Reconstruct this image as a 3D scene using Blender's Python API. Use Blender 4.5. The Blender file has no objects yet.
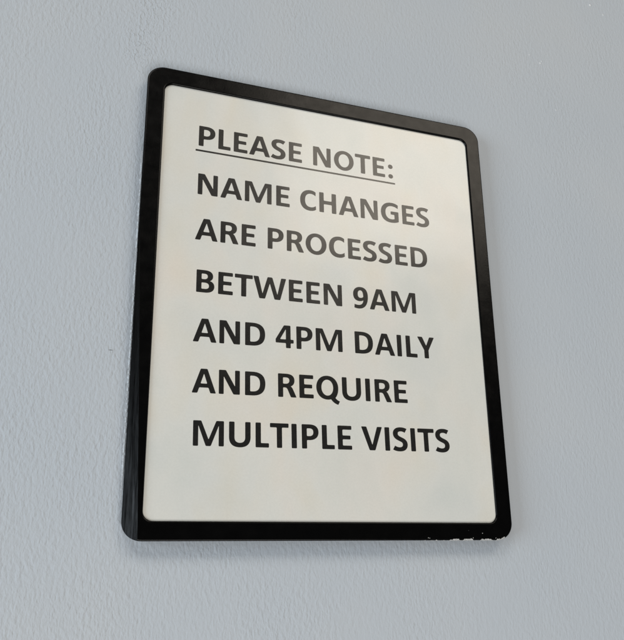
import bpy, bmesh, math, random
from mathutils import Vector, Matrix, noise
from mathutils.geometry import tessellate_polygon

random.seed(7)
S = bpy.context.scene
COL = S.collection

# ------------------------------------------------------------------ units
# Sign coordinates: x right, y up, z out of the wall (metres); the lower left
# corner of the window in the frame is the origin, the front of the frame z = 0.
DEPTH = 0.009                       # frame front to wall
BASE = Vector((0.0, 0.0, 1.45))     # the sign hangs at eye height


def w3(x, y, z):                    # sign coordinates -> coordinates local to the sign's Empty
    return Vector((x, -(z + DEPTH), y))


def ws(x, y, z):                    # -> world
    return w3(x, y, z) + BASE


# ------------------------------------------------------------------ materials
def new_mat(name):
    m = bpy.data.materials.new(name)
    m.use_nodes = True
    nt = m.node_tree
    b = nt.nodes['Principled BSDF']
    return m, nt, b


def N(nt, kind, **kw):
    n = nt.nodes.new(kind)
    for k, v in kw.items():
        if k.startswith('i_'):
            n.inputs[k[2:].replace('_', ' ')].default_value = v
        else:
            setattr(n, k, v)
    return n


def coords(nt, scale, loc=(0, 0, 0)):
    tc = N(nt, 'ShaderNodeTexCoord')
    mp = N(nt, 'ShaderNodeMapping')
    mp.inputs['Scale'].default_value = scale
    mp.inputs['Location'].default_value = loc
    nt.links.new(tc.outputs['Object'], mp.inputs['Vector'])
    return mp.outputs['Vector']


def noise_tex(nt, vec, scale=1.0, detail=2.0, rough=0.5, dist=0.0):
    n = N(nt, 'ShaderNodeTexNoise')
    n.inputs['Scale'].default_value = scale
    n.inputs['Detail'].default_value = detail
    n.inputs['Roughness'].default_value = rough
    n.inputs['Distortion'].default_value = dist
    nt.links.new(vec, n.inputs['Vector'])
    return n.outputs['Fac']


def math_n(nt, op, a, b=None, c=None, clamp=False):
    n = N(nt, 'ShaderNodeMath', operation=op)
    n.use_clamp = clamp
    for i, v in enumerate((a, b, c)):
        if v is None:
            continue
        if isinstance(v, (int, float)):
            n.inputs[i].default_value = v
        else:
            nt.links.new(v, n.inputs[i])
    return n.outputs[0]


def ramp(nt, fac, stops):
    r = N(nt, 'ShaderNodeValToRGB')
    e = r.color_ramp.elements
    while len(e) < len(stops):
        e.new(0.5)
    for el, (p, c) in zip(e, stops):
        el.position = p
        el.color = (*c, 1) if len(c) == 3 else c
    nt.links.new(fac, r.inputs['Fac'])
    return r.outputs['Color']


def map_range(nt, v, a, b, c, d, smooth=False):
    n = N(nt, 'ShaderNodeMapRange')
    if smooth:
        n.interpolation_type = 'SMOOTHSTEP'
    for i, x in zip((1, 2, 3, 4), (a, b, c, d)):
        n.inputs[i].default_value = x
    nt.links.new(v, n.inputs[0])
    return n.outputs[0]


def spot(nt, x, y, r0, r1, sx=1.0, sy=1.0):
    """1 inside r0 of sign point (x, y), 0 beyond r1 (object coordinates, on the wall)"""
    tc = N(nt, 'ShaderNodeTexCoord')
    mp = N(nt, 'ShaderNodeMapping', vector_type='POINT')
    mp.inputs['Location'].default_value = (-x * sx, 0, -y * sy)
    mp.inputs['Scale'].default_value = (sx, 0, sy)
    nt.links.new(tc.outputs['Object'], mp.inputs['Vector'])
    ln = N(nt, 'ShaderNodeVectorMath', operation='LENGTH')
    nt.links.new(mp.outputs['Vector'], ln.inputs[0])
    return map_range(nt, ln.outputs['Value'], r0, r1, 1.0, 0.0, True)


def wall_material():
    m, nt, b = new_mat('blue_grey_wall_paint')
    L = nt.links.new
    # paint colour: faint drifting tint
    big = noise_tex(nt, coords(nt, (9, 9, 7)), 1, 3, .5)
    col = ramp(nt, big, [(0.25, (0.444, 0.486, 0.527)), (0.55, (0.463, 0.500, 0.535)),
                         (0.8, (0.480, 0.508, 0.530))])
    mk = N(nt, 'ShaderNodeMix', data_type='RGBA')          # one small dark scuff left of the frame
    mk.inputs[7].default_value = (.10, .10, .10, 1)
    L(math_n(nt, 'MULTIPLY', spot(nt, -0.0203, 0.0940, .0003, .0009, .55, 2.4), .8), mk.inputs[0])
    nib = None
    for (x, y, r, k) in WALL_NIBS[:6]:
        d = math_n(nt, 'MULTIPLY', spot(nt, x, y, r * .2, r * .7, 1.0, .75), min(1.0, .45 * k))
        nib = d if nib is None else math_n(nt, 'MAXIMUM', nib, d)
    mn = N(nt, 'ShaderNodeMix', data_type='RGBA')
    mn.inputs[7].default_value = (.80, .82, .83, 1)
    L(nib, mn.inputs[0]); L(col, mn.inputs[6])
    L(mn.outputs[2], mk.inputs[6])
    L(mk.outputs[2], b.inputs['Base Color'])
    b.inputs['Roughness'].default_value = 0.55
    b.inputs['Specular IOR Level'].default_value = 0.25
    # roller stipple: elongated pimples of two sizes, weaker to the right of the sign
    st1 = noise_tex(nt, coords(nt, (860, 860, 430)), 1, 2.0, .5, .25)
    st2 = noise_tex(nt, coords(nt, (500, 500, 230), (3, 1, 7)), 1, 1.5, .5, .25)
    st1 = map_range(nt, st1, .30, .72, 0, 1)
    st2 = map_range(nt, st2, .30, .74, 0, 1)
    wav = noise_tex(nt, coords(nt, (38, 38, 30)), 1, 2, .5)
    tc = N(nt, 'ShaderNodeTexCoord')
    sp = N(nt, 'ShaderNodeSeparateXYZ')
    L(tc.outputs['Object'], sp.inputs[0])
    fade = map_range(nt, sp.outputs['X'], -0.02, 0.20, 1.0, 0.62, True)
    patch = noise_tex(nt, coords(nt, (22, 22, 16), (5, 0, 2)), 1, 2, .5)
    patch = map_range(nt, patch, .3, .7, .55, 1.25)
    amp = math_n(nt, 'MULTIPLY', fade, patch)
    h = math_n(nt, 'MULTIPLY_ADD', st1, 0.34, math_n(nt, 'MULTIPLY', st2, 0.66))
    h = math_n(nt, 'MULTIPLY', h, amp)
    h = math_n(nt, 'MULTIPLY_ADD', wav, 0.8, h)
    # crinkled, over-painted patch above the upper left corner
    cr = noise_tex(nt, coords(nt, (520, 520, 330), (1, 2, 3)), 1, 1.0, .5, .2)
    cr = map_range(nt, cr, .48, .66, 0.0, 1.0, True)
    ma = math_n(nt, 'MAXIMUM', spot(nt, -0.016, 0.296, .003, .022, 1.5, .7),
                math_n(nt, 'MULTIPLY', spot(nt, -0.010, 0.330, .004, .034, 1.3, .8), .7))
    h = math_n(nt, 'MULTIPLY_ADD', math_n(nt, 'MULTIPLY', cr, ma), 0.7, h)
    # a few stray nibs of dried paint
    for (x, y, r, k) in WALL_NIBS:
        h = math_n(nt, 'MULTIPLY_ADD', spot(nt, x, y, r * .15, r * 1.2, 1.0, .75), k * .3, h)
    bp = N(nt, 'ShaderNodeBump')
    bp.inputs['Strength'].default_value = 1.0
    bp.inputs['Distance'].default_value = 0.00036
    L(h, bp.inputs['Height'])
    L(bp.outputs['Normal'], b.inputs['Normal'])
    return m


def gloss_cover(nt, b):
    """the clear glossy plastic face over print and paper"""
    b.inputs['Coat Weight'].default_value = 1.0
    b.inputs['Coat Roughness'].default_value = COVER_ROUGH
    b.inputs['Coat IOR'].default_value = 1.5
    wv = noise_tex(nt, coords(nt, (16, 16, 16)), 1, 2, .5)
    bp = N(nt, 'ShaderNodeBump')
    bp.inputs['Strength'].default_value = 1.0
    bp.inputs['Distance'].default_value = 0.0011
    nt.links.new(wv, bp.inputs['Height'])
    nt.links.new(bp.outputs['Normal'], b.inputs['Coat Normal'])


def paper_material():
    m, nt, b = new_mat('covered_white_paper')
    L = nt.links.new
    n1 = noise_tex(nt, coords(nt, (20, 20, 13), (2, 0, 1)), 1, 3, .55, .5)
    n2 = noise_tex(nt, coords(nt, (34, 34, 20), (7, 0, 4)), 1, 3, .5, .3)
    c1 = ramp(nt, n1, [(0.30, (0.642, 0.648, 0.612)), (0.5, (0.678, 0.672, 0.622)),
                       (0.72, (0.706, 0.670, 0.610))])
    c2 = ramp(nt, n2, [(0.3, (0.955, 0.97, 0.97)), (0.5, (1, 1, 1)), (0.72, (1.0, .972, .925))])
    mx = N(nt, 'ShaderNodeMix', data_type='RGBA', blend_type='MULTIPLY')
    mx.inputs[0].default_value = 1.0
    L(c1, mx.inputs[6]); L(c2, mx.inputs[7])
    # sparse specks of dust under the cover
    vo = N(nt, 'ShaderNodeTexVoronoi', feature='F1')
    vo.inputs['Scale'].default_value = 1.0
    L(coords(nt, (48, 48, 48)), vo.inputs['Vector'])
    sp = map_range(nt, vo.outputs['Distance'], .016, .024, 1, 0)
    sc = N(nt, 'ShaderNodeSeparateColor'); L(vo.outputs['Color'], sc.inputs[0])
    sp = math_n(nt, 'MULTIPLY', sp, math_n(nt, 'GREATER_THAN', sc.outputs[0], .86))
    gr = noise_tex(nt, coords(nt, (900, 900, 900)), 1, 2, .6)
    grc = map_range(nt, gr, .3, .7, .975, 1.02)
    mg = N(nt, 'ShaderNodeMix', data_type='RGBA', blend_type='MULTIPLY')
    mg.inputs[0].default_value = 1.0
    L(mx.outputs[2], mg.inputs[6]); L(grc, mg.inputs[7])
    m2 = N(nt, 'ShaderNodeMix', data_type='RGBA')
    m2.inputs[7].default_value = (0.20, 0.19, 0.17, 1)
    L(math_n(nt, 'MULTIPLY', sp, .55), m2.inputs[0]); L(mg.outputs[2], m2.inputs[6])
    L(m2.outputs[2], b.inputs['Base Color'])
    b.inputs['Roughness'].default_value = 0.7
    b.inputs['Specular IOR Level'].default_value = 0.1
    gloss_cover(nt, b)
    return m


def ink_material():
    m, nt, b = new_mat('printed_black_ink')
    g = noise_tex(nt, coords(nt, (600, 600, 600)), 1, 2, .6)
    nt.links.new(ramp(nt, g, [(.3, (.006, .006, .0055)), (.7, (.011, .0105, .0095))]), b.inputs['Base Color'])
    b.inputs['Roughness'].default_value = 0.7
    b.inputs['Specular IOR Level'].default_value = 0.1
    gloss_cover(nt, b)
    return m


def frame_material(streaks=False):
    m, nt, b = new_mat('black_frame_plastic_scuffed' if streaks else 'black_frame_plastic')
    L = nt.links.new
    b.inputs['Base Color'].default_value = (0.0012, 0.0012, 0.0012, 1)
    b.inputs['Specular IOR Level'].default_value = 0.17
    if streaks:
        s1 = noise_tex(nt, coords(nt, (620, 620, 26)), 1, 4, .6, .25)
        s2 = noise_tex(nt, coords(nt, (1500, 1500, 90), (4, 4, 4)), 1, 2, .6)
        s = math_n(nt, 'MULTIPLY_ADD', s2, .35, math_n(nt, 'MULTIPLY', s1, .65))
        L(map_range(nt, s, .32, .66, .26, .5), b.inputs['Roughness'])
        L(map_range(nt, s, .36, .68, .18, .012), b.inputs['Specular IOR Level'])
        hgt, dist = s, 0.00025
    else:
        s = noise_tex(nt, coords(nt, (120, 120, 120)), 1, 3, .6)
        L(map_range(nt, s, .3, .7, .18, .27), b.inputs['Roughness'])
        vo = N(nt, 'ShaderNodeTexVoronoi', feature='F1')
        vo.inputs['Scale'].default_value = 1.0
        L(coords(nt, (130, 130, 130)), vo.inputs['Vector'])
        sc = N(nt, 'ShaderNodeSeparateColor'); L(vo.outputs['Color'], sc.inputs[0])
        dust = math_n(nt, 'MULTIPLY', map_range(nt, vo.outputs['Distance'], .018, .035, 1, 0),
                      math_n(nt, 'GREATER_THAN', sc.outputs[0], .80))
        L(ramp(nt, dust, [(0, (.0012, .0012, .0012)), (1, (.045, .045, .045))]), b.inputs['Base Color'])
        hgt, dist = noise_tex(nt, coords(nt, (900, 900, 900)), 1, 2, .5), 0.00002
    bp = N(nt, 'ShaderNodeBump')
    bp.inputs['Strength'].default_value = 1.0
    bp.inputs['Distance'].default_value = dist
    L(hgt, bp.inputs['Height']); L(bp.outputs['Normal'], b.inputs['Normal'])
    return m


def plain_material(name, c0, c1, rough, scale=1500):
    m, nt, b = new_mat(name)
    g = noise_tex(nt, coords(nt, (scale,) * 3), 1, 3, .6)
    nt.links.new(ramp(nt, g, [(.3, c0), (.7, c1)]), b.inputs['Base Color'])
    b.inputs['Roughness'].default_value = rough
    return m


COVER_ROUGH = 0.22
WALL_NIBS = [(0.279, 0.3583, .0013, 1.6), (0.2805, 0.3605, .0010, 1.2), (0.3351, 0.4308, .0015, 2.2),
             (0.347, 0.424, .0014, 1.0), (0.2884, 0.3171, .0012, .9), (0.270, 0.364, .0012, .8),
             (0.1961, -0.0306, .0016, 1.1), (0.1935, -0.036, .0013, .9), (0.1865, -0.0502, .0013, .9),
             (-0.050, 0.150, .0020, 1.0), (-0.036, 0.052, .0018, 1.0)]

M_WALL = wall_material()
M_PAPER = paper_material()
M_INK = ink_material()
M_FRAME = frame_material()
M_SCUFF = frame_material(True)
M_CHIP = plain_material('bare_chipped_edge', (.30, .30, .29), (.62, .62, .60), .6)
M_SMEAR = plain_material('wall_paint_smear', (.42, .45, .48), (.60, .63, .65), .5)


# ------------------------------------------------------------------ object helpers
def link_mesh(name, verts, faces, mat, parent=None, mats=None, fmats=None):
    me = bpy.data.meshes.new(name)
    me.from_pydata([tuple(v) for v in verts], [], faces)
    for mm in (mats or [mat]):
        me.materials.append(mm)
    if fmats:
        for p, k in zip(me.polygons, fmats):
            p.material_index = k
    me.update()
    o = bpy.data.objects.new(name, me)
    COL.objects.link(o)
    if parent:
        o.parent = parent
    return o


# ------------------------------------------------------------------ the wall
def build_wall():
    x0, x1, z0, z1, th = -1.1, 1.4, -1.0, 1.3, 0.11
    bm = bmesh.new()
    bmesh.ops.create_cube(bm, size=1)
    for v in bm.verts:
        v.co = Vector((x0 if v.co.x < 0 else x1, 0 if v.co.y < 0 else th, z0 if v.co.z < 0 else z1))
    me = bpy.data.meshes.new('wall')
    bm.to_mesh(me); bm.free()
    me.materials.append(M_WALL)
    o = bpy.data.objects.new('wall', me)
    COL.objects.link(o)
    o.location = BASE
    o['kind'] = 'structure'
    return o


wall = build_wall()

# ------------------------------------------------------------------ the sign
WW, HH = 0.20322, 0.267             # window in the frame
WL, WR, WT, WB = 0.0105, 0.0101, 0.0113, 0.0103   # widths of the frame's four bars
R_IN, R_OUT = 0.0052, 0.0105

sign = bpy.data.objects.new('notice_sign', None)
COL.objects.link(sign)
sign.empty_display_size = 0.05
sign.location = BASE
sign['label'] = 'framed paper notice in bold capitals with rounded black frame on the pale grey wall'
sign['category'] = 'sign'


def ring(o, n=14, w=None):
    """rounded rectangle, o metres outside the window edge"""
    t = o / 0.010
    l, r, b, tt = -WL * t, WW + WR * t, -WB * t, HH + WT * t
    rad = R_IN + (R_OUT - R_IN) * max(0, min(1, t))
    pts = []
    for cx, cy, a0 in ((r - rad, tt - rad, 0), (l + rad, tt - rad, 90), (l + rad, b + rad, 180), (r - rad, b + rad, 270)):
        for k in range(n + 1):
            a = math.radians(a0 + 90 * k / n)
            pts.append((cx + rad * math.cos(a), cy + rad * math.sin(a)))
    return pts


def arc_profile(o0, z0, r, n, a0, a1):
    return [(o0 + r * math.cos(math.radians(a0 + (a1 - a0) * k / n)),
             z0 + r * math.sin(math.radians(a0 + (a1 - a0) * k / n))) for k in range(n + 1)]


RB = 0.0008
def build_frame():
    prof = [(0.0, -0.00125), (0.0, -0.0009)]
    prof += [(0.00015, -0.00045), (0.00035, -0.0002), (0.0006, -0.00006), (0.00075, 0.0), (0.00095, 0.0), (0.0087, 0.0)]
    prof += arc_profile(0.010 - RB, -RB, RB, 6, 90, 0)
    prof += [(0.0088, -DEPTH), (0.0030, -DEPTH), (0.0030, -0.0021), (0.0030, -0.00125)]
    rings = [ring(o) for o, z in prof]
    n = len(rings[0])
    bm = bmesh.new()
    V = [[bm.verts.new((x, y, z)) for (x, y) in rg] for rg, (o, z) in zip(rings, prof)]
    P = len(prof)
    for i in range(P):
        a, b = V[i], V[(i + 1) % P]
        for k in range(n):
            bm.faces.new((a[k], a[(k + 1) % n], b[(k + 1) % n], b[k]))
    bmesh.ops.recalc_face_normals(bm, faces=bm.faces)
    # the long slanting facet along the left bar, wide at the foot, running out towards the top
    p0, p1 = Vector((-0.00195, -0.0108, 0)), Vector((-0.0104, 0.185, 0))
    along = (p1 - p0).normalized()
    tilt = math.radians(FACET)
    side = Vector((-along.y, along.x, 0))           # to the left, in the plane of the front
    down = (side * math.cos(tilt) + Vector((0, 0, -1)) * math.sin(tilt)).normalized()
    nrm = along.cross(down)
    if nrm.z < 0:
        nrm = -nrm
    # only the left end of the frame is cut: split it off by the sign of the plane
    g = bm.verts[:] + bm.edges[:] + bm.faces[:]
    res = bmesh.ops.bisect_plane(bm, geom=g, dist=1e-7, plane_co=p0, plane_no=nrm, clear_outer=True)
    cut = [e for e in res['geom_cut'] if isinstance(e, bmesh.types.BMEdge)]
    cut = [e for e in cut if e.is_boundary]
    fr = bmesh.ops.edgeloop_fill(bm, edges=cut)
    facet = set(fr['faces'])
    print('facet faces', len(facet), [f.calc_area() for f in facet])
    bm.normal_update()
    for f in bm.faces:
        f.smooth = True
        f.material_index = 1 if f in facet else 0
        if f in facet:
            f.smooth = False
    for v in bm.verts:
        x, y, z = v.co
        v.co = w3(x, y, z)
    bmesh.ops.recalc_face_normals(bm, faces=bm.faces)
    me = bpy.data.meshes.new('frame')
    bm.to_mesh(me); bm.free()
    me.materials.append(M_FRAME); me.materials.append(M_SCUFF)
    me.set_sharp_from_angle(angle=math.radians(24))
    o = bpy.data.objects.new('frame', me)
    COL.objects.link(o)
    o.parent = sign
    return o


FACET = 35
frame = build_frame()


# ---- bare chips along the foot of the frame, and wall paint dragged onto its left side
def prof_point(t):
    """front -> round -> underside of the outer edge: returns (offset, z, outward normal in (o,z))"""
    if t < 0.4:
        return (0.010 - RB - 0.0010 * (0.4 - t) / .4, 0.0, (0, 1))
    if t < 1.0:
        a = math.radians(90 - 90 * (t - .4) / .6)
        return (0.010 - RB + RB * math.cos(a), -RB + RB * math.sin(a), (math.cos(a), math.sin(a)))
    return (0.010, -RB - 0.004 * (t - 1.0), (1, 0))


def bottom_point(s, t, lift):
    """s metres along the foot of the frame from the left, round the right corner"""
    o, z, (no, nz) = prof_point(t)
    o += no * lift; z += nz * lift
    k = o / 0.010
    rad = R_IN + (R_OUT - R_IN) * min(1, k)
    b, r = -WB * k, WW + WR * k
    if s <= r - rad:
        return (s, b, z)
    a = min((s - (r - rad)) / rad, math.pi / 2)
    return (r - rad + rad * math.sin(a), b + rad - rad * math.cos(a), z)


def build_chips():
    verts, faces = [], []
    ds, dt = 0.00012, 0.05
    s = 0.1555
    def on(s, t):
        if s > 0.2095:
            return False
        dens = 0.0
        for c, wd, k in ((.164, .0035, .55), (.1745, .0045, .95), (.184, .005, .85), (.196, .0075, 1.1), (.204, .006, 1.05)):
            dens = max(dens, k * math.exp(-((s - c) / wd) ** 2))
        hgt = noise.fractal(Vector((s * 330, 0.7, 3.1)), 1.0, 2.0, 3) + .6 * dens - .17
        spur = max(0.0, noise.noise(Vector((s * 1300, t * 3.0, 8.0))) - .25) * .5 * dens
        if hgt <= 0:
            return False
        return 1.08 - min(.62, hgt * 1.25 + .04) - spur < t < 1.28
    cells = []
    while s < 0.2165:
        t = 0.30
        while t < 1.5:
            if on(s + ds / 2, t + dt / 2):
                cells.append((s, t))
            t += dt
        s += ds
    # a few lone flecks on the face of the bar
    for (fx, ft) in ((.1575, .12), (.1583, .2), (.1925, -.9), (.2012, .2), (.1862, .15)):
        for i in range(4):
            for j in range(3):
                if random.random() < .8:
                    cells.append((fx + i * ds, ft + j * dt))
    for (s, t) in cells:
        i = len(verts)
        for a, b in ((0, 0), (1, 0), (1, 1), (0, 1)):
            jx = noise.noise(Vector(((s + a * ds) * 9000, (t + b * dt) * 17, 0))) * ds * .45
            verts.append(w3(*bottom_point(s + a * ds + jx, t + b * dt + jx * 60, 0.00004)))
        faces.append((i, i + 1, i + 2, i + 3))
    o = link_mesh('chipped_edge', verts, faces, M_CHIP, sign)
    o['label'] = 'pale bare chips along the lower right edge of the frame'
    return o


def build_smear():
    verts, faces = [], []
    dy = 0.00018
    y, prev = 0.012, None
    x = -WL + .00025
    while y < 0.222:
        w = noise.fractal(Vector((5.2, y * 420, 1.7)), 1.0, 2.0, 4)
        big = noise.noise(Vector((y * 45, 9, 4)))
        ramp_in = min(1, (y - .012) / .05) * min(1, (.222 - y) / .02)
        h = max(0.00004, (.0004 + .0011 * w + .0005 * big) * ramp_in)
        out = max(0.00003, .00016 + .00022 * noise.noise(Vector((y * 700, 2, 8))) + .0001 * big)
        pr = [(x - .0004 - out * 1.6, -DEPTH + .00001), (x - .00015 - out, -DEPTH + h * .45),
              (x - out * .5, -DEPTH + h * .85), (x + .0001, -DEPTH + h)]
        row = []
        for (px, pz) in pr:
            row.append(len(verts)); verts.append(w3(px, y, pz))
        if prev:
            for k in range(3):
                faces.append((prev[k], prev[k + 1], row[k + 1], row[k]))
        prev = row
        y += dy
    o = link_mesh('paint_smear', verts, faces, M_SMEAR, sign)
    o['label'] = 'ragged line of grey wall paint along the left side of the frame'
    return o


build_chips()
build_smear()

# ---- the sheet of paper under its clear cover
ZP = -0.0014
def build_sheet():
    rg = ring(0.0026)
    bm = bmesh.new()
    top = [bm.verts.new(w3(x, y, ZP)) for x, y in rg]
    bot = [bm.verts.new(w3(x, y, ZP - .0004)) for x, y in rg]
    bm.faces.new(top); bm.faces.new(bot[::-1])
    n = len(rg)
    for k in range(n):
        bm.faces.new((top[(k + 1) % n], top[k], bot[k], bot[(k + 1) % n]))
    bmesh.ops.recalc_face_normals(bm, faces=bm.faces)
    me = bpy.data.meshes.new('paper_sheet')
    bm.to_mesh(me); bm.free()
    me.materials.append(M_PAPER)
    o = bpy.data.objects.new('paper_sheet', me)
    COL.objects.link(o)
    o.parent = sign
    o['label'] = 'off-white sheet under a glossy clear cover, faintly blotched'
    return o


sheet = build_sheet()

# ------------------------------------------------------------------ lettering
# Bold humanist capitals drawn as outlines, 1000 units to the em: (advance, [contours])
K = 0.5523


def ell(cx, cy, rx, ry, k=0.57):
    return (f"M {cx+rx},{cy} C {cx+rx},{cy+ry*k} {cx+rx*k},{cy+ry} {cx},{cy+ry} C {cx-rx*k},{cy+ry} {cx-rx},{cy+ry*k} {cx-rx},{cy} "
            f"C {cx-rx},{cy-ry*k} {cx-rx*k},{cy-ry} {cx},{cy-ry} C {cx+rx*k},{cy-ry} {cx+rx},{cy-ry*k} {cx+rx},{cy}")


GLYPHS = {
 ' ': (226, []),
 'I': (267, ["M 67,0 L 199,0 L 199,636 L 67,636"]),
 'L': (423, ["M 67,0 L 400,0 L 400,108 L 198,108 L 198,636 L 67,636"]),
 'E': (488, ["M 67,0 L 447,0 L 447,104 L 197,104 L 197,272 L 411,272 L 411,373 L 197,373 L 197,533 L 445,533 L 445,636 L 67,636"]),
 'T': (495, ["M 182,0 L 313,0 L 313,528 L 485,528 L 485,636 L 10,636 L 10,528 L 182,528"]),
 'P': (532, ["M 67,0 L 197,0 L 197,224 L 258,224 C 420,224 507,310 507,440 C 507,565 425,636 275,636 L 67,636",
             "M 197,534 L 262,534 C 340,534 372,497 372,434 C 372,366 335,326 262,326 L 197,326"]),
 'R': (563, ["M 67,0 L 196,0 L 196,262 L 238,262 C 285,262 305,240 323,195 L 402,0 L 549,0 L 455,222 C 440,255 422,280 398,296 C 458,320 500,375 500,462 C 500,580 420,636 275,636 L 67,636",
             "M 196,537 L 272,537 C 338,537 366,508 366,452 C 366,393 325,361 265,361 L 196,361"]),
 'B': (561, ["M 67,0 L 290,0 C 440,0 527,65 527,182 C 527,270 475,322 408,338 C 455,358 490,405 490,470 C 490,580 415,636 268,636 L 67,636",
             "M 196,536 L 262,536 C 326,536 356,513 356,460 C 356,408 322,377 266,377 L 196,377",
             "M 196,282 L 276,282 C 350,282 391,250 391,190 C 391,130 352,101 288,101 L 196,101"]),
 'D': (630, ["M 67,0 L 250,0 C 480,0 588,110 588,328 C 588,530 480,636 262,636 L 67,636",
             "M 196,531 L 258,531 C 390,531 452,465 452,324 C 452,175 390,105 255,105 L 196,105"]),
 'A': (606, ["M 9,0 L 143,0 L 187,143 L 418,143 L 464,0 L 599,0 L 385,636 L 222,636",
             "M 218,245 L 387,245 L 303,512"]),
 'M': (874, ["M 67,0 L 189,0 L 189,520 L 375,0 L 492,0 L 685,520 L 685,0 L 808,0 L 808,636 L 625,636 L 439,160 L 258,636 L 67,636"]),
 'N': (659, ["M 67,0 L 187,0 L 187,470 L 434,0 L 592,0 L 592,636 L 472,636 L 472,205 L 240,636 L 67,636"]),
 'H': (631, ["M 67,0 L 197,0 L 197,266 L 434,266 L 434,0 L 564,0 L 564,636 L 434,636 L 434,376 L 197,376 L 197,636 L 67,636"]),
 'O': (676, [ell(338, 318, 300, 330), ell(338, 318, 163, 222)]),
 'Q': (686, ["M 638,318 C 638,506 520,648 338,648 C 156,648 38,506 38,318 C 38,130 156,-12 338,-12 C 372,-12 404,-7 434,2 C 480,-70 545,-122 628,-142 L 672,-48 C 620,-30 582,0 552,44 C 607,106 638,204 638,318",
             ell(338, 318, 163, 222)]),
 'C': (529, ["M 490,592 C 455,624 402,648 340,648 C 150,648 38,515 38,310 C 38,100 145,-12 325,-12 C 400,-12 458,12 495,46 L 488,158 C 455,126 405,100 345,100 C 235,100 176,175 176,316 C 176,455 240,536 344,536 C 405,536 450,510 484,480"]),
 'G': (637, ["M 576,584 C 530,622 455,648 370,648 C 165,648 38,515 38,312 C 38,105 155,-12 360,-12 C 455,-12 535,12 584,42 L 584,359 L 340,359 L 340,258 L 457,258 L 457,118 C 435,106 405,98 365,98 C 245,98 176,180 176,318 C 176,450 250,538 372,538 C 455,538 520,508 567,473"]),
 'U': (653, ["M 62,636 L 62,245 C 62,75 155,-12 325,-12 C 495,-12 592,78 592,250 L 592,636 L 461,636 L 461,242 C 461,148 412,100 327,100 C 243,100 193,148 193,242 L 193,636"]),
 'V': (591, ["M 218,0 L 373,0 L 585,636 L 448,636 L 298,140 L 147,636 L 6,636"]),
 'W': (906, ["M 170,0 L 320,0 L 452,455 L 580,0 L 732,0 L 897,636 L 764,636 L 657,140 L 519,636 L 393,636 L 253,140 L 146,636 L 8,636"]),
 'Y': (520, ["M 195,0 L 325,0 L 325,238 L 516,636 L 372,636 L 262,372 L 150,636 L 4,636 L 195,238"]),
 '9': (507, ["M 468,372 C 468,150 380,-12 190,-12 C 140,-12 95,-4 64,10 L 72,114 C 100,103 140,94 184,94 C 280,94 326,160 334,250 C 305,228 265,214 220,214 C 100,214 38,290 38,418 C 38,555 120,646 258,646 C 400,646 468,545 468,372",
             "M 334,350 C 334,470 312,546 253,546 C 198,546 170,500 170,428 C 170,352 198,314 250,314 C 285,314 313,327 334,350"]),
 '4': (507, ["M 288,0 L 413,0 L 413,138 L 494,138 L 494,238 L 413,238 L 413,636 L 240,636 L 14,237 L 14,138 L 288,138",
             "M 288,238 L 288,532 L 126,238"]),
 ':': (276, [ell(138, 66, 73, 73, K), ell(138, 396, 73, 73, K)]),
}


def stroke_s():
    """the S: one centre line given an upright pen of varying width"""
    segs = [((402, 556), (362, 580), (312, 594), (262, 594)), ((262, 594), (160, 594), (103, 548), (103, 472)),
            ((103, 472), (103, 392), (165, 357), (237, 325)), ((237, 325), (310, 294), (372, 262), (372, 180)),
            ((372, 180), (372, 92), (310, 44), (206, 44)), ((206, 44), (146, 44), (92, 62), (48, 88))]
    pts = []
    for a, b, c, d in segs:
        for k in range(14):
            t = k / 14; u = 1 - t
            pts.append(Vector((u**3 * a[0] + 3*u*u*t * b[0] + 3*u*t*t * c[0] + t**3 * d[0],
                               u**3 * a[1] + 3*u*u*t * b[1] + 3*u*t*t * c[1] + t**3 * d[1])))
    pts.append(Vector(segs[-1][3]))
    le, ri = [], []
    for i, p in enumerate(pts):
        d = (pts[min(i + 1, len(pts) - 1)] - pts[max(i - 1, 0)]).normalized()
        w = 54 + 14 * abs(d.y) ** 1.2
        nrm = Vector((-d.y, d.x))
        le.append(p + nrm * w); ri.append(p - nrm * w)
    return [tuple(p) for p in le] + [tuple(p) for p in reversed(ri)]


def parse(path):
    pts, i, tok = [], 0, path.replace(',', ' ').split()
    cur = None
    while i < len(tok):
        c = tok[i]
        if c in 'ML':
            cur = (float(tok[i + 1]), float(tok[i + 2])); pts.append(cur); i += 3
        elif c == 'C':
            q = [float(v) for v in tok[i + 1:i + 7]]
            p0 = cur
            for k in range(1, 13):
                t = k / 12; u = 1 - t
                pts.append((u**3*p0[0] + 3*u*u*t*q[0] + 3*u*t*t*q[2] + t**3*q[4],
                            u**3*p0[1] + 3*u*u*t*q[1] + 3*u*t*t*q[3] + t**3*q[5]))
            cur = (q[4], q[5]); i += 7
        else:
            raise ValueError(c)
    if (Vector(pts[0]) - Vector(pts[-1])).length < 1e-6:
        pts.pop()
    return pts


def soften(pts, r=24):
    """round the true corners of an outline a little, as the typeface does"""
    out, n = [], len(pts)
    for i in range(n):
        a, p, b = Vector(pts[i - 1]), Vector(pts[i]), Vector(pts[(i + 1) % n])
        d0, d1 = a - p, b - p
        l0, l1 = d0.length, d1.length
        ang = d0.angle(d1)
        if ang > math.radians(148):
            out.append(tuple(p)); continue
        k = min(r, l0 * .45, l1 * .45)
        s, e = p + d0 / l0 * k, p + d1 / l1 * k
        for j in range(5):
            t = j / 4
            q = s * (1 - t) ** 2 + p * 2 * t * (1 - t) + e * t * t
            out.append((q.x, q.y))
    return out


GLYPHS['S'] = (473, [stroke_s()])


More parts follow.
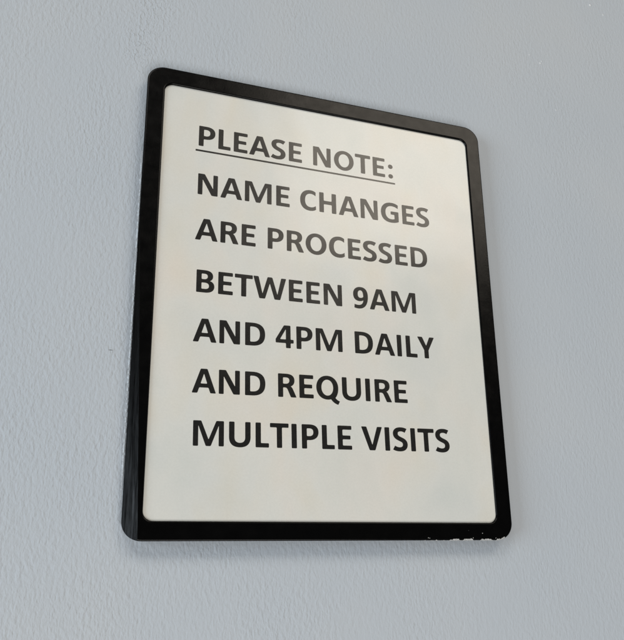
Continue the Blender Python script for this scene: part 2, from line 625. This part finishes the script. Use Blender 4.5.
def fatten(pts, d):
    """ink spread: move an outline outwards by d (inwards when d < 0)"""
    n = len(pts)
    area = sum(pts[i - 1][0] * pts[i][1] - pts[i][0] * pts[i - 1][1] for i in range(n))
    sg = 1 if area > 0 else -1
    out = []
    for i in range(n):
        a, p, b = Vector(pts[i - 1]), Vector(pts[i]), Vector(pts[(i + 1) % n])
        n0 = Vector(((p - a).y, -(p - a).x)).normalized() * sg
        n1 = Vector(((b - p).y, -(b - p).x)).normalized() * sg
        m = n0 + n1
        m = m / max(.35, m.length_squared / 2)
        q = p + m * d
        out.append((q.x, q.y))
    return out


def outline(ch, i, c):
    c = c if isinstance(c, list) else parse(c)
    return soften(fatten(c, -INK_SPREAD if (i and ch != ':') else INK_SPREAD))


INK_SPREAD = 2.0
OUT = {ch: (adv, [outline(ch, i, c) for i, c in enumerate(cs)]) for ch, (adv, cs) in GLYPHS.items()}


def letters(text, em, x0, y0, rot, z):
    verts, faces = [], []
    ca, sa = math.cos(rot), math.sin(rot)
    pen = 0.0
    for ch in text:
        adv, cons = OUT[ch]
        groups = [[c] for c in cons] if ch == ':' else ([cons] if cons else [])
        for g in groups:
            base = len(verts)
            flat = []
            for c in g:
                for (x, y) in c:
                    X, Y = (pen + x) * em / 1000, y * em / 1000
                    verts.append(w3(x0 + X * ca - Y * sa, y0 + X * sa + Y * ca, z))
                    flat.append((x, y))
            tris = tessellate_polygon([[Vector((x, y, 0)) for x, y in c] for c in g])
            for a, b, c in tris:
                (ax, ay), (bx, by), (cx, cy) = flat[a], flat[b], flat[c]
                ar = (bx - ax) * (cy - ay) - (by - ay) * (cx - ax)
                if abs(ar) < 1e-6:
                    continue
                faces.append((base + a, base + b, base + c) if ar > 0 else (base + a, base + c, base + b))
        pen += adv
    return verts, faces, pen * em / 1000


EM = 0.0221
ZI = ZP + 0.00003
LINES = [("PLEASE NOTE:", 0.02216, 0.01974, 0.22735, -0.156),
         ("NAME CHANGES", 0.02214, 0.02020, 0.19392, 0.063),
         ("ARE PROCESSED", 0.02207, 0.02085, 0.16380, 0.096),
         ("BETWEEN 9AM", 0.02205, 0.02130, 0.13054, 0.279),
         ("AND 4PM DAILY", 0.02211, 0.02171, 0.10027, 0.633),
         ("AND REQUIRE", 0.02206, 0.02212, 0.07031, 0.695),
         ("MULTIPLE VISITS", 0.02219, 0.02239, 0.04047, 0.744)]
for i, (txt, em, x0, y0, rot) in enumerate(LINES):
    v, f, width = letters(txt, em, x0, y0, math.radians(rot), ZI)
    o = link_mesh('heading_line' if i == 0 else 'text_line', v, f, M_INK, sheet)
    o['label'] = ('underlined heading ' if i == 0 else 'line of bold capitals ') + txt.rstrip(':')
    if i == 0:
        y_u = y0 - 0.00335
        th = 0.00062
        r = math.radians(-0.36)
        q = [(0, -th), (width, -th), (width, th), (0, th)]
        vv = [w3(x0 - .0002 + a * math.cos(r) - b * math.sin(r), y_u + a * math.sin(r) + b * math.cos(r), ZI) for a, b in q]
        u = link_mesh('underline', vv, [(0, 1, 2, 3)], M_INK, sheet)

# ------------------------------------------------------------------ light: lamps of the room and one added fill
def area(name, loc, target, sx, sy, radiance, color):
    l = bpy.data.lights.new(name, 'AREA')
    l.shape = 'RECTANGLE'; l.size = sx; l.size_y = sy
    l.energy = radiance * sx * sy * math.pi
    l.color = color
    o = bpy.data.objects.new(name, l)
    COL.objects.link(o)
    p, t = ws(*loc), ws(*target)
    o.location = p
    o.rotation_euler = (t - p).to_track_quat('-Z', 'Y').to_euler()
    return o


CEN = (0.1, 0.13, 0)
area('ceiling_lamp', (0.93, 1.36, 1.5), CEN, 0.98, 0.66, 5.0, (1.0, 0.90, 0.76))
area('window_light', (-2.7, -0.2, 1.3), CEN, 1.5, 1.9, 6.5, (0.79, 0.90, 1.0))
area('room_light', (-1.3, 3.6, 3.2), CEN, 2.2, 1.8, 4.6, (1.0, 0.96, 0.91))
area('added_fill', (0.1, -1.6, 1.75), CEN, 1.5, 1.0, 7.1, (1.0, 0.965, 0.93))  # added low in front to brighten the lower wall, not a lamp of the room

w = bpy.data.worlds.new('World')
S.world = w
w.use_nodes = True
bg = w.node_tree.nodes['Background']
bg.inputs['Color'].default_value = (0.9, 0.95, 1.0, 1)
bg.inputs['Strength'].default_value = 0.06

# ------------------------------------------------------------------ camera (solved from the frame's corners)
F, PX, PY, IW, IH = 888.10, 440.0, 345.0, 624.0, 640.0
C = (-0.0473854, -0.0801721, 0.4765236)
R = ((0.9150027, -0.0616160, 0.3987147), (0.0838519, -0.9376444, -0.3373304), (0.3946376, 0.3420912, -0.8527806))
cam = bpy.data.cameras.new('camera')
cam.sensor_fit = 'HORIZONTAL'
cam.sensor_width = 36.0
cam.lens = 36.0 * F / IW
cam.shift_x = (IW / 2 - PX) / IW
cam.shift_y = (PY - IH / 2) / IW
cam.clip_start = 0.01
cam.clip_end = 50
co = bpy.data.objects.new('camera', cam)
COL.objects.link(co)


def dirw(v):
    return Vector((v[0], -v[2], v[1]))


rx, dn, fw = dirw(R[0]), dirw(R[1]), dirw(R[2])
m = Matrix((rx, -dn, -fw)).transposed().to_4x4()
m.translation = ws(*C)
co.matrix_world = m
S.camera = co

S.render.engine = 'CYCLES'
S.view_settings.view_transform = 'Standard'
S.view_settings.look = 'None'
S.view_settings.exposure = 0
S.view_settings.gamma = 1
